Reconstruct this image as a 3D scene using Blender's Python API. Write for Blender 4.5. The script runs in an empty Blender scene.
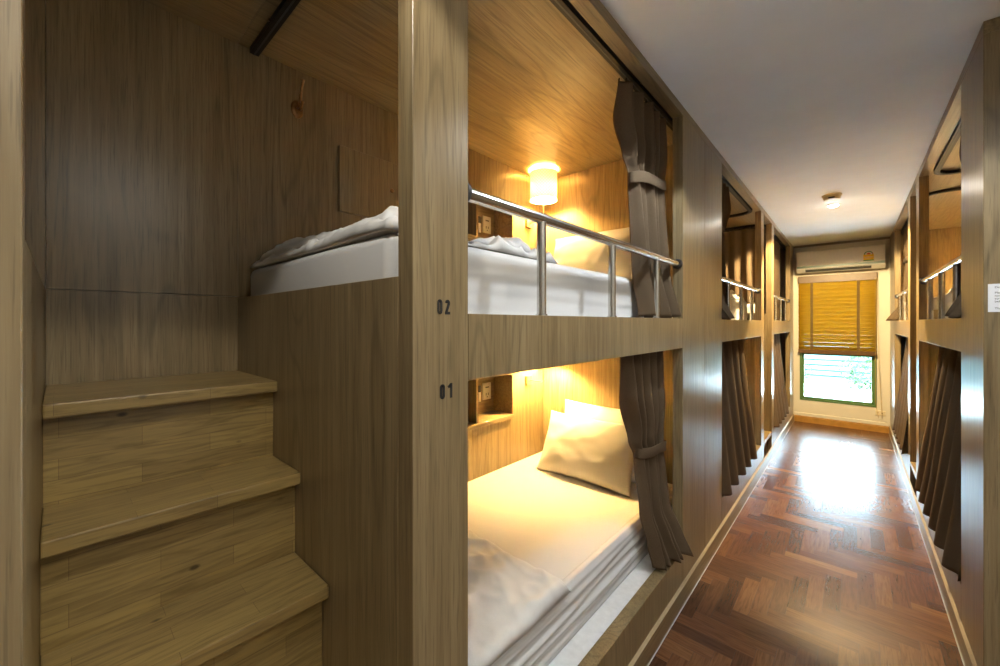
import bpy, bmesh, math, random
from mathutils import Vector, noise
random.seed(7)
SC = bpy.context.scene
COL = SC.collection
PI = math.pi

# ------------------------------------------------------------------ materials
def new_mat(name):
    m = bpy.data.materials.new(name); m.use_nodes = True
    nt = m.node_tree; nt.nodes.clear()
    out = nt.nodes.new('ShaderNodeOutputMaterial')
    b = nt.nodes.new('ShaderNodeBsdfPrincipled')
    nt.links.new(b.outputs[0], out.inputs[0])
    return m, nt, b, out

def ramp(nt, stops):
    r = nt.nodes.new('ShaderNodeValToRGB')
    el = r.color_ramp.elements
    while len(el) < len(stops): el.new(0.5)
    for e, (p, c) in zip(el, stops):
        e.position = p; e.color = (*c, 1)
    return r

def math_node(nt, op, a, b=None):
    n = nt.nodes.new('ShaderNodeMath'); n.operation = op
    for i, v in enumerate((a, b)):
        if v is None: continue
        if isinstance(v, (int, float)): n.inputs[i].default_value = v
        else: nt.links.new(v, n.inputs[i])
    return n.outputs[0]

def mix_rgb(nt, kind, fac, a, b):
    n = nt.nodes.new('ShaderNodeMix'); n.data_type = 'RGBA'; n.blend_type = kind
    for sock, v in ((n.inputs[0], fac), (n.inputs[6], a), (n.inputs[7], b)):
        if isinstance(v, (int, float)): sock.default_value = v
        elif isinstance(v, tuple): sock.default_value = (*v, 1)
        else: nt.links.new(v, sock)
    return n.outputs[2]

def plain(name, col, rough=0.5, metal=0.0, noise_amt=0.06, nscale=40, bump=0.0, spec=0.5, sheen=0):
    m, nt, b, out = new_mat(name)
    tc = nt.nodes.new('ShaderNodeTexCoord')
    n = nt.nodes.new('ShaderNodeTexNoise'); n.inputs['Scale'].default_value = nscale; n.inputs['Detail'].default_value = 4
    nt.links.new(tc.outputs['Object'], n.inputs['Vector'])
    lo = tuple(max(0, c*(1-noise_amt)) for c in col); hi = tuple(min(1, c*(1+noise_amt)) for c in col)
    r = ramp(nt, [(0.3, lo), (0.7, hi)])
    nt.links.new(n.outputs[0], r.inputs[0]); nt.links.new(r.outputs[0], b.inputs['Base Color'])
    b.inputs['Roughness'].default_value = rough; b.inputs['Metallic'].default_value = metal
    b.inputs['Specular IOR Level'].default_value = spec
    if sheen: b.inputs['Sheen Weight'].default_value = sheen
    if bump:
        bp = nt.nodes.new('ShaderNodeBump'); bp.inputs['Strength'].default_value = bump; bp.inputs['Distance'].default_value = 0.002
        nt.links.new(n.outputs[0], bp.inputs['Height']); nt.links.new(bp.outputs[0], b.inputs['Normal'])
    return m

def oak(name, axis, dark, mid, light, rough=0.29, fine=1.0, spec=0.5):
    """laminate oak: long streaks along one axis, cathedral figure, pore lines"""
    m, nt, b, out = new_mat(name)
    tc = nt.nodes.new('ShaderNodeTexCoord')
    oi = nt.nodes.new('ShaderNodeObjectInfo')
    add = nt.nodes.new('ShaderNodeVectorMath'); add.operation = 'ADD'
    off = nt.nodes.new('ShaderNodeVectorMath'); off.operation = 'SCALE'
    cmb = nt.nodes.new('ShaderNodeCombineXYZ')
    for i in range(3): nt.links.new(oi.outputs['Random'], cmb.inputs[i])
    nt.links.new(cmb.outputs[0], off.inputs[0]); off.inputs['Scale'].default_value = 7.0
    nt.links.new(tc.outputs['Object'], add.inputs[0]); nt.links.new(off.outputs[0], add.inputs[1])
    def streak(cross, along, scale, detail, rgh=0.55, dist=0.0):
        mp = nt.nodes.new('ShaderNodeMapping')
        s = [cross]*3; s['XYZ'.index(axis)] = along
        mp.inputs['Scale'].default_value = s
        nt.links.new(add.outputs[0], mp.inputs['Vector'])
        n = nt.nodes.new('ShaderNodeTexNoise'); n.inputs['Scale'].default_value = scale
        n.inputs['Detail'].default_value = detail; n.inputs['Roughness'].default_value = rgh
        n.inputs['Distortion'].default_value = dist
        nt.links.new(mp.outputs[0], n.inputs['Vector'])
        return n.outputs[0]
    broad = streak(1, .12, 5, 3)
    grain = streak(1, .03, 62, 6, .65)
    pore = streak(1, .03, 190, 3, .6)
    # cathedral rings: bands of a slowly varying noise
    cat = streak(1, .13, 3.2, 2, .45, .3)
    ring = math_node(nt, 'SINE', math_node(nt, 'MULTIPLY', cat, 95))
    ring = math_node(nt, 'MULTIPLY', math_node(nt, 'POWER', math_node(nt, 'MAXIMUM', ring, 0), 4), 1.0)
    msk = math_node(nt, 'MULTIPLY', streak(1, .25, 2.3, 2), 1.0)
    msk = math_node(nt, 'MULTIPLY', math_node(nt, 'MAXIMUM', math_node(nt, 'SUBTRACT', msk, .47), 0), 6)
    ring = math_node(nt, 'MULTIPLY', ring, math_node(nt, 'MINIMUM', msk, .55))
    v = math_node(nt, 'ADD', math_node(nt, 'MULTIPLY', broad, .35), math_node(nt, 'MULTIPLY', grain, .65))
    r = ramp(nt, [(0.32, dark), (0.5, mid), (0.68, light)])
    nt.links.new(v, r.inputs[0])
    c = mix_rgb(nt, 'MULTIPLY', math_node(nt, 'MULTIPLY', ring, 1.0), r.outputs[0], tuple(x*.0+.55 for x in dark))
    pm = ramp(nt, [(0.36, (.62, .62, .62)), (0.46, (1, 1, 1))]); nt.links.new(pore, pm.inputs[0])
    c = mix_rgb(nt, 'MULTIPLY', .75*fine, c, pm.outputs[0])
    nt.links.new(c, b.inputs['Base Color'])
    b.inputs['Roughness'].default_value = rough
    b.inputs['Specular IOR Level'].default_value = spec
    bp = nt.nodes.new('ShaderNodeBump'); bp.inputs['Strength'].default_value = .12; bp.inputs['Distance'].default_value = .001
    nt.links.new(pore, bp.inputs['Height']); nt.links.new(bp.outputs[0], b.inputs['Normal'])
    return m

D_, M_, L_ = (.175, .122, .060), (.255, .188, .098), (.335, .258, .145)
OAK_Z = oak('oak laminate, upright grain', 'Z', D_, M_, L_)
OAK_Y = oak('oak laminate, grain along the corridor', 'Y', D_, M_, L_)
OAK_X = oak('oak laminate, grain across', 'X', D_, M_, L_)

def stave_wood(name, rough=.33):
    """finger-jointed solid boards: staves along Y (UV u), each its own tone"""
    m, nt, b, out = new_mat(name)
    uv = nt.nodes.new('ShaderNodeUVMap'); uv.uv_map = 'UVMap'
    br = nt.nodes.new('ShaderNodeTexBrick')
    br.inputs['Color1'].default_value = (.37, .262, .095, 1); br.inputs['Color2'].default_value = (.275, .19, .072, 1)
    br.inputs['Mortar'].default_value = (.2, .13, .05, 1)
    br.inputs['Scale'].default_value = 1.0; br.inputs['Mortar Size'].default_value = .0006
    br.inputs['Brick Width'].default_value = .31; br.inputs['Row Height'].default_value = .052
    nt.links.new(uv.outputs[0], br.inputs['Vector'])
    mp = nt.nodes.new('ShaderNodeMapping'); mp.inputs['Scale'].default_value = (2.2, 22, 1)
    nt.links.new(uv.outputs[0], mp.inputs[0])
    n = nt.nodes.new('ShaderNodeTexNoise'); n.inputs['Scale'].default_value = 3; n.inputs['Detail'].default_value = 7; n.inputs['Distortion'].default_value = 1.2
    nt.links.new(mp.outputs[0], n.inputs['Vector'])
    g = ramp(nt, [(.3, (.58, .55, .5)), (.55, (1, 1, 1)), (.75, (1.18, 1.12, 1.0))]); nt.links.new(n.outputs[0], g.inputs[0])
    c = mix_rgb(nt, 'MULTIPLY', .9, br.outputs[0], g.outputs[0])
    # knots
    mp2 = nt.nodes.new('ShaderNodeMapping'); mp2.inputs['Scale'].default_value = (5, 9, 1); nt.links.new(uv.outputs[0], mp2.inputs[0])
    vo = nt.nodes.new('ShaderNodeTexVoronoi'); vo.inputs['Scale'].default_value = 1.0; vo.inputs['Randomness'].default_value = 1
    nt.links.new(mp2.outputs[0], vo.inputs['Vector'])
    kr = ramp(nt, [(.035, (.12, .09, .06)), (.075, (1, 1, 1))]); nt.links.new(vo.outputs['Distance'], kr.inputs[0])
    c = mix_rgb(nt, 'MULTIPLY', .85, c, kr.outputs[0])
    nt.links.new(c, b.inputs['Base Color']); b.inputs['Roughness'].default_value = rough
    bp = nt.nodes.new('ShaderNodeBump'); bp.inputs['Strength'].default_value = .08; bp.inputs['Distance'].default_value = .001
    nt.links.new(n.outputs[0], bp.inputs['Height']); nt.links.new(bp.outputs[0], b.inputs['Normal'])
    return m
STAVE = stave_wood('finger jointed hardwood')

def parquet_mat():
    m, nt, b, out = new_mat('lacquered parquet')
    uv = nt.nodes.new('ShaderNodeUVMap'); uv.uv_map = 'UVMap'
    at = nt.nodes.new('ShaderNodeAttribute'); at.attribute_name = 'tone'
    base = ramp(nt, [(0, (.075, .030, .016)), (.35, (.125, .052, .026)), (.7, (.185, .082, .036)), (1, (.26, .125, .05))])
    nt.links.new(at.outputs['Fac'], base.inputs[0])
    mp = nt.nodes.new('ShaderNodeMapping'); mp.inputs['Scale'].default_value = (3, 34, 1); nt.links.new(uv.outputs[0], mp.inputs[0])
    n = nt.nodes.new('ShaderNodeTexNoise'); n.inputs['Scale'].default_value = 3; n.inputs['Detail'].default_value = 6; n.inputs['Distortion'].default_value = .8
    nt.links.new(mp.outputs[0], n.inputs['Vector'])
    g = ramp(nt, [(.28, (.55, .5, .48)), (.6, (1.05, 1.05, 1.05))]); nt.links.new(n.outputs[0], g.inputs[0])
    c = mix_rgb(nt, 'MULTIPLY', .9, base.outputs[0], g.outputs[0])
    nt.links.new(c, b.inputs['Base Color'])
    b.inputs['Roughness'].default_value = .27
    b.inputs['Specular IOR Level'].default_value = .5
    return m
PARQUET = parquet_mat()

def fabric(name, col, weave=900, rough=.9, trans=0.0, bump=.25):
    m, nt, b, out = new_mat(name)
    tc = nt.nodes.new('ShaderNodeTexCoord')
    n = nt.nodes.new('ShaderNodeTexNoise'); n.inputs['Scale'].default_value = weave; n.inputs['Detail'].default_value = 2
    nt.links.new(tc.outputs['Object'], n.inputs['Vector'])
    r = ramp(nt, [(.3, tuple(c*.72 for c in col)), (.7, tuple(min(1, c*1.2) for c in col))])
    nt.links.new(n.outputs[0], r.inputs[0]); nt.links.new(r.outputs[0], b.inputs['Base Color'])
    b.inputs['Roughness'].default_value = rough; b.inputs['Specular IOR Level'].default_value = .2
    bp = nt.nodes.new('ShaderNodeBump'); bp.inputs['Strength'].default_value = bump; bp.inputs['Distance'].default_value = .0006
    nt.links.new(n.outputs[0], bp.inputs['Height']); nt.links.new(bp.outputs[0], b.inputs['Normal'])
    if trans:
        t = nt.nodes.new('ShaderNodeBsdfTranslucent'); nt.links.new(r.outputs[0], t.inputs[0])
        mx = nt.nodes.new('ShaderNodeMixShader'); mx.inputs[0].default_value = trans
        nt.links.new(b.outputs[0], mx.inputs[1]); nt.links.new(t.outputs[0], mx.inputs[2]); nt.links.new(mx.outputs[0], out.inputs[0])
    return m
CURTAIN = fabric('taupe curtain cloth', (.135, .094, .057), 700, trans=.12)
SHEET = fabric('white cotton sheet', (.64, .64, .64), 1500, .85, bump=.08)
LINEN = fabric('white duvet cotton', (.69, .685, .67), 1200, .85, bump=.1)

STEEL = plain('brushed steel', (.62, .60, .56), .24, 1.0, .05, 120)
BLACK = plain('black painted metal', (.012, .011, .010), .45, .3)
RUBBER = plain('dark rubber', (.03, .026, .022), .6)
BRASS = plain('aged brass', (.34, .20, .09), .3, 1.0, .2, 60)
WHITE_LAM = plain('white laminate', (.78, .80, .83), .4)
WHITE_PL = plain('white plastic', (.78, .77, .73), .35, 0, .03)
CREAM_PL = plain('cream plastic', (.74, .66, .47), .4, 0, .03)
DARKGREY = plain('dark grey plastic', (.05, .055, .055), .5)
TEAL = plain('grey green plastic strip', (.22, .30, .27), .35)
INK = plain('black ink', (.018, .016, .014), .6, 0, .02)
PAPER = plain('white paper', (.78, .80, .84), .7, 0, .02)
YELLOW = plain('yellow label', (.85, .52, .01), .5, 0, .05)
GREEN = plain('green label', (.03, .24, .07), .5, 0, .05)
RED = plain('red label', (.75, .12, .04), .5, 0, .05)
CEIL = plain('ceiling paint', (.78, .79, .80), .8, 0, .02, 6)
WALLP = plain('cream wall paint', (.72, .68, .58), .7, 0, .025, 5)
LOBBY = plain('white lobby paint', (.82, .82, .80), .8, 0, .02, 5)
GREENFR = plain('green painted window frame', (.10, .20, .07), .4, 0, .1)
PINE = plain('varnished skirting wood', (.42, .22, .05), .35, 0, .18, 14)
CAULK = plain('white sealant', (.5, .5, .48), .5, 0, .05)
BLINDW = plain('dark wood of blind', (.12, .06, .02), .4, 0, .15, 20)
TAPE = fabric('brown ladder tape', (.16, .10, .035), 300, .9)

def slat_mat():
    m, nt, b, out = new_mat('honey wood slats')
    tc = nt.nodes.new('ShaderNodeTexCoord')
    mp = nt.nodes.new('ShaderNodeMapping'); mp.inputs['Scale'].default_value = (2, 30, 30); nt.links.new(tc.outputs['Object'], mp.inputs[0])
    n = nt.nodes.new('ShaderNodeTexNoise'); n.inputs['Scale'].default_value = 4; n.inputs['Detail'].default_value = 5
    nt.links.new(mp.outputs[0], n.inputs['Vector'])
    r = ramp(nt, [(.3, (.34, .19, .010)), (.7, (.52, .31, .015))]); nt.links.new(n.outputs[0], r.inputs[0])
    nt.links.new(r.outputs[0], b.inputs['Base Color']); b.inputs['Roughness'].default_value = .35
    t = nt.nodes.new('ShaderNodeBsdfTranslucent'); t.inputs[0].default_value = (.80, .50, .008, 1)
    mx = nt.nodes.new('ShaderNodeMixShader'); mx.inputs[0].default_value = .16
    nt.links.new(b.outputs[0], mx.inputs[1]); nt.links.new(t.outputs[0], mx.inputs[2]); nt.links.new(mx.outputs[0], out.inputs[0])
    return m
SLATS = slat_mat()

def glass_mat():
    m, nt, b, out = new_mat('window glass'); nt.nodes.remove(b)
    t = nt.nodes.new('ShaderNodeBsdfTransparent'); t.inputs[0].default_value = (.93, .97, .96, 1)
    g = nt.nodes.new('ShaderNodeBsdfGlossy'); g.inputs['Roughness'].default_value = .02
    f = nt.nodes.new('ShaderNodeFresnel'); f.inputs[0].default_value = 1.45
    mx = nt.nodes.new('ShaderNodeMixShader')
    nt.links.new(f.outputs[0], mx.inputs[0]); nt.links.new(t.outputs[0], mx.inputs[1]); nt.links.new(g.outputs[0], mx.inputs[2])
    nt.links.new(mx.outputs[0], out.inputs[0]); return m
GLASS = glass_mat()

def shade_mat():
    m, nt, b, out = new_mat('perforated cream lampshade')
    tc = nt.nodes.new('ShaderNodeTexCoord')
    sep = nt.nodes.new('ShaderNodeUVMap'); sep.uv_map = 'UVMap'
    mp = nt.nodes.new('ShaderNodeMapping'); mp.inputs['Scale'].default_value = (56, 18, 1); mp.inputs['Rotation'].default_value = (0, 0, .0)
    nt.links.new(sep.outputs[0], mp.inputs[0])
    ck = nt.nodes.new('ShaderNodeTexChecker'); ck.inputs['Scale'].default_value = 1
    ck.inputs[1].default_value = (.86, .74, .50, 1); ck.inputs[2].default_value = (.98, .92, .78, 1)
    nt.links.new(mp.outputs[0], ck.inputs['Vector'])
    nt.links.new(ck.outputs[0], b.inputs['Base Color']); b.inputs['Roughness'].default_value = .8
    t = nt.nodes.new('ShaderNodeBsdfTranslucent'); nt.links.new(ck.outputs[0], t.inputs[0])
    mx = nt.nodes.new('ShaderNodeMixShader'); mx.inputs[0].default_value = .013
    nt.links.new(b.outputs[0], mx.inputs[1]); nt.links.new(t.outputs[0], mx.inputs[2]); nt.links.new(mx.outputs[0], out.inputs[0])
    return m
SHADE = shade_mat()

def emit(name, col, s):
    m, nt, b, out = new_mat(name); nt.nodes.remove(b)
    e = nt.nodes.new('ShaderNodeEmission'); e.inputs[0].default_value = (*col, 1); e.inputs[1].default_value = s
    nt.links.new(e.outputs[0], out.inputs[0]); return m
WARM = (1.0, .61, .20)
BULB = emit('warm lamp bulb', WARM, 7200)
LED2 = emit('bright warm white lens', (1, .93, .80), 120)
LED = emit('ceiling light lens', (1, .97, .9), 9)

def leaf_mat():
    m, nt, b, out = new_mat('shrub leaves')
    oi = nt.nodes.new('ShaderNodeTexCoord')
    n = nt.nodes.new('ShaderNodeTexNoise'); n.inputs['Scale'].default_value = 6
    nt.links.new(oi.outputs['Object'], n.inputs['Vector'])
    r = ramp(nt, [(.3, (.004, .026, .002)), (.7, (.035, .075, .008))]); nt.links.new(n.outputs[0], r.inputs[0])
    nt.links.new(r.outputs[0], b.inputs['Base Color']); b.inputs['Roughness'].default_value = .5
    return m
LEAF = leaf_mat()
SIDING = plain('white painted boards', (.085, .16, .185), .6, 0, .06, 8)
BARK = plain('brown bark', (.12, .07, .04), .9, 0, .2)
EARTH = plain('pale concrete paving', (.66, .72, .76), .95, 0, .15, 20)

# ------------------------------------------------------------------ mesh helpers
class MB:
    def __init__(self, M=None):
        self.bm = bmesh.new(); self.M = M or (lambda x, y, z: (x, y, z))
        self.uv = None
    def box(self, x0, x1, y0, y1, z0, z1, bev=0.0, seg=1):
        t = bmesh.new()
        p0 = self.M(x0, y0, z0); p1 = self.M(x1, y1, z1)
        lo = [min(a, b) for a, b in zip(p0, p1)]; hi = [max(a, b) for a, b in zip(p0, p1)]
        vs = [t.verts.new((hi[0] if i & 1 else lo[0], hi[1] if i & 2 else lo[1], hi[2] if i & 4 else lo[2])) for i in range(8)]
        for f in ((0, 2, 3, 1), (4, 5, 7, 6), (0, 1, 5, 4), (2, 6, 7, 3), (0, 4, 6, 2), (1, 3, 7, 5)):
            t.faces.new([vs[i] for i in f])
        if bev: bmesh.ops.bevel(t, geom=list(t.edges), offset=bev, segments=seg, affect='EDGES', profile=.5)
        self.merge(t); return self
    def merge(self, t):
        bmesh.ops.recalc_face_normals(t, faces=list(t.faces))
        me = bpy.data.meshes.new('t'); t.to_mesh(me); t.free()
        self.bm.from_mesh(me); bpy.data.meshes.remove(me)
    def pts(self, verts, faces, solid=True):
        t = bmesh.new(); vs = [t.verts.new(self.M(*v)) for v in verts]
        for f in faces:
            try: t.faces.new([vs[i] for i in f])
            except ValueError: pass
        self.merge(t); return self
    def tube(self, path, r, n=12, caps=True):
        path = [Vector(p) for p in path]; rr = r if isinstance(r, (list, tuple)) else [r]*len(path)
        V = []; F = []
        prev = None
        for i, p in enumerate(path):
            d = (path[min(i+1, len(path)-1)] - path[max(i-1, 0)]).normalized()
            a = prev if prev is not None else (Vector((0, 0, 1)) if abs(d.z) < .9 else Vector((1, 0, 0)))
            a = (a - d*a.dot(d)).normalized(); prev = a
            b = d.cross(a)
            for k in range(n):
                w = 2*PI*k/n
                V.append(tuple(p + (a*math.cos(w) + b*math.sin(w))*rr[i]))
        for i in range(len(path)-1):
            for k in range(n):
                F.append((i*n+k, i*n+(k+1) % n, (i+1)*n+(k+1) % n, (i+1)*n+k))
        if caps:
            F.append(tuple(range(n))); F.append(tuple(range((len(path)-1)*n, len(path)*n)))
        return self.pts(V, F)
    def ribbon(self, path, w, h):
        """rectangular section swept along a level path (local coordinates)"""
        path = [Vector(p) for p in path]; V = []; F = []
        for i, p in enumerate(path):
            d = (path[min(i+1, len(path)-1)] - path[max(i-1, 0)]); d.z = 0; d.normalize()
            s = Vector((-d.y, d.x, 0))
            for a, b in ((-1, -1), (1, -1), (1, 1), (-1, 1)):
                q = p + s*(a*w/2); V.append((q.x, q.y, q.z + b*h/2))
        for i in range(len(path)-1):
            for k in range(4): F.append((i*4+k, i*4+(k+1) % 4, (i+1)*4+(k+1) % 4, (i+1)*4+k))
        F.append((0, 1, 2, 3)); e = (len(path)-1)*4; F.append((e, e+1, e+2, e+3))
        return self.pts(V, F)
    def prism(self, poly, axis, a0, a1):
        """closed polygon (2D) extruded along an axis"""
        n = len(poly); V = []
        for a in (a0, a1):
            for (p, q) in poly:
                V.append({'x': (a, p, q), 'y': (p, a, q), 'z': (p, q, a)}[axis])
        F = [tuple(range(n)), tuple(range(n, 2*n))] + [(i, (i+1) % n, n+(i+1) % n, n+i) for i in range(n)]
        return self.pts(V, F)
    def grid(self, nu, nv, fn, wrap=False):
        V = [fn(i/(nu-1), j/(nv-1)) for j in range(nv) for i in range(nu)]
        F = [(j*nu+i, j*nu+i+1, (j+1)*nu+i+1, (j+1)*nu+i) for j in range(nv-1) for i in range(nu-1)]
        return self.pts(V, F)
    def lathe(self, prof, c, axis='z', n=32):
        V = []; F = []
        for (r, h) in prof:
            for k in range(n):
                w = 2*PI*k/n; a, b = r*math.cos(w), r*math.sin(w)
                V.append({'z': (c[0]+a, c[1]+b, c[2]+h), 'y': (c[0]+a, c[1]+h, c[2]+b), 'x': (c[0]+h, c[1]+a, c[2]+b)}[axis])
        m = len(prof)
        for i in range(m-1):
            for k in range(n): F.append((i*n+k, i*n+(k+1) % n, (i+1)*n+(k+1) % n, (i+1)*n+k))
        if prof[0][0] > 1e-5: F.append(tuple(range(n)))
        if prof[-1][0] > 1e-5: F.append(tuple(range((m-1)*n, m*n)))
        return self.pts(V, F)
    def build(self, name, mat, parent=None, smooth=False, solidify=0, subsurf=0, autosmooth=False):
        bmesh.ops.remove_doubles(self.bm, verts=list(self.bm.verts), dist=1e-6)
        me = bpy.data.meshes.new(name); self.bm.to_mesh(me); self.bm.free()
        o = bpy.data.objects.new(name, me); COL.objects.link(o)
        for m in (mat if isinstance(mat, (list, tuple)) else [mat]): me.materials.append(m)
        if parent: o.parent = parent
        if smooth or autosmooth:
            for p in me.polygons: p.use_smooth = True
        if autosmooth:
            me.set_sharp_from_angle(angle=math.radians(38))
        if solidify:
            s = o.modifiers.new('thick', 'SOLIDIFY'); s.thickness = solidify; s.offset = 0
        if subsurf:
            s = o.modifiers.new('sub', 'SUBSURF'); s.levels = subsurf; s.render_levels = subsurf
        return o

def empty(name, loc):
    o = bpy.data.objects.new(name, None); COL.objects.link(o); o.location = loc
    o.empty_display_size = .1
    return o
def tag(o, label=None, cat=None, group=None, kind=None):
    if label: o['label'] = label
    if cat: o['category'] = cat
    if group: o['group'] = group
    if kind: o['kind'] = kind
    return o

# ------------------------------------------------------------------ dimensions
XL, XR = -.679, .3745           # corridor faces of the two rows of bunks
H = 2.66                        # ceiling
YF = 7.5                        # far wall
T = .053                        # thickness of the front boards
DEP = 1.191                     # depth of a bunk behind its front
LEN = 2.16

# ------------------------------------------------------------------ setting
def floor():
    W, n = .070, 5
    x0, x1, y0, y1 = -.75, 1.72, -2.2, YF
    bm = bmesh.new(); uv = bm.loops.layers.uv.new('UVMap'); cl = bm.loops.layers.float_color.new('tone')
    na = int((x1-x0)/W)+n+2; nb = int((y1-y0)/W)+n+2
    g = .0005
    def plank(ax0, ax1, ay0, ay1, along):
        X0, X1 = max(ax0, x0), min(ax1, x1); Y0, Y1 = max(ay0, y0), min(ay1, y1)
        if X1-X0 < .004 or Y1-Y0 < .004: return
        tone = min(1, max(0, random.gauss(.42, .23))); ox, oy = random.uniform(0, 50), random.uniform(0, 50)
        co = ((X0+g, Y0+g), (X1-g, Y0+g), (X1-g, Y1-g), (X0+g, Y1-g))
        f = bm.faces.new([bm.verts.new((x, y, 0)) for x, y in co])
        for l, (x, y) in zip(f.loops, co):
            l[uv].uv = ((x-X0)+ox, (y-Y0)+oy) if along == 'x' else ((y-Y0)+ox, (x-X0)+oy)
            l[cl] = (tone, tone, tone, 1)
    for a in range(-n, na):
        for b in range(-n-2, nb):
            d = (a-b) % (2*n)
            if d == 0: plank(x0+a*W, x0+(a+n)*W, y0+b*W, y0+(b+1)*W, 'x')
            elif d == 2*n-1: plank(x0+a*W, x0+(a+1)*W, y0+b*W, y0+(b+n)*W, 'y')
    me = bpy.data.meshes.new('floor'); bm.to_mesh(me); bm.free()
    me.materials.append(PARQUET)
    o = bpy.data.objects.new('floor', me); COL.objects.link(o); tag(o, kind='structure')
    m = MB(); m.box(-2.3, 2.0, -2.4, YF+.15, -.12, -.0012)
    m.build('floor_base', plain('dark grout', (.03, .016, .01), .8), o)
floor()
m = MB(); m.box(-2.3, 2.0, -2.4, YF+.15, H, H+.14); tag(m.build('ceiling', CEIL), kind='structure')
m = MB(); m.box(-2.25, -2.13, -2.3, YF+.15, 0, H); tag(m.build('wall_left', WALLP), kind='structure')
m = MB(); m.box(1.84, 1.96, -2.3, YF+.15, 0, H); tag(m.build('wall_right', LOBBY), kind='structure')
m = MB(); m.box(-2.13, 1.84, -2.32, -2.2, 0, H); tag(m.build('wall_back', LOBBY), kind='structure')
# far wall with the window opening
WX0, WX1, WZ0, WZ1 = -.602, .243, .333, 2.19
m = MB()
m.box(-2.13, WX0, YF, YF+.12, 0, H); m.box(WX1, 1.84, YF, YF+.12, 0, H)
m.box(WX0, WX1, YF, YF+.12, 0, WZ0); m.box(WX0, WX1, YF, YF+.12, WZ1, H)
tag(m.build('wall_far', WALLP), kind='structure')
m = MB(); m.prism([(YF, H), (YF, H-.028), (YF-.008, H-.028), (YF-.02, H-.012), (YF-.026, H)], 'x', XL+.002, XR-.002)
tag(m.build('trim_1', plain('taupe cornice', (.30, .25, .2), .6)), kind='structure')
m = MB(); m.prism([(YF, .0), (YF-.016, 0), (YF-.016, .075), (YF-.012, .088), (YF, .092)], 'x', XL+.012, XR-.012)
tag(m.build('baseboard_far', PINE), kind='structure')
m = MB(); m.prism([(YF, .092), (YF-.006, .094), (YF-.006, .135), (YF, .14)], 'x', XL+.012, XR-.012)
tag(m.build('trim_2', WALLP), kind='structure')
# header boards running the whole length over the bunks
m = MB(); m.box(XL-T, XL, -2.19, YF-.001, H-.05, H-.0005, .0012); tag(m.build('trim_3', OAK_Y), kind='structure')
m = MB(); m.box(XR, XR+T, 2.374, YF-.001, H-.05, H-.0005, .0012); m.box(XR+T, 1.60, 2.374, 2.374+.03, H-.05, H-.0005, .0012)
tag(m.build('trim_4', OAK_Y), kind='structure')
# skirting with a top chamfer, coloured paler to look lit, and a white sealant bead at the floor
def skirting(name, xf, s, y0, y1):
    m = MB()
    m.prism([(xf, 0.001), (xf+s*.010, .001), (xf+s*.010, .098), (xf, .098)], 'y', y0, y1)
    o = tag(m.build(name, OAK_Y), kind='structure')
    m = MB(); m.prism([(xf, .098), (xf+s*.010, .098), (xf+s*.010, .100), (xf+s*.001, .112), (xf, .112)], 'y', y0, y1)
    m.build('skirting_cap', plain('oak edge painted as lit', (.50, .40, .25), .45), o)
    m = MB(); m.prism([(xf+s*.010, 0), (xf+s*.0135, 0), (xf+s*.010, .004)], 'y', y0, y1)
    m.build('sealant', CAULK, o)
skirting('baseboard_left', XL, 1, -2.19, YF-.018)
skirting('baseboard_right', XR, -1, 2.374, YF-.018)

# ------------------------------------------------------------------ window, outside, blind
def window():
    m = MB(); y0, y1 = YF+.03, YF+.09
    fw = .05
    for a in ((WX0, WX0+fw, WZ0, WZ1), (WX1-fw, WX1, WZ0, WZ1)): m.box(a[0], a[1], y0, y1, a[2], a[3], .004)
    for z in (WZ0, 1.02, WZ1-fw): m.box(WX0+fw, WX1-fw, y0, y1, z, z+(fw if z != 1.02 else .06), .004)
    # thin face bead on the room side
    bead = .022
    m.box(WX0+.0005, WX0+bead, YF-.008, y0, WZ0, WZ1); m.box(WX1-bead, WX1-.0005, YF-.008, y0, WZ0, WZ1)
    m.box(WX0+bead, WX1-bead, YF-.008, y0, WZ0+.0005, WZ0+bead); m.box(WX0+bead, WX1-bead, YF-.008, y0, WZ1-bead, WZ1-.0005)
    o = tag(m.build('window_1', GREENFR), kind='structure')
    g = MB(); g.box(WX0+fw-.005, WX1-fw+.005, YF+.058, YF+.062, WZ0+fw-.005, 1.025); g.build('pane', GLASS, o)
    g = MB(); g.box(WX0+fw-.005, WX1-fw+.005, YF+.058, YF+.062, 1.075, WZ1-fw+.005); g.build('pane', GLASS, o)
window()

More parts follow.
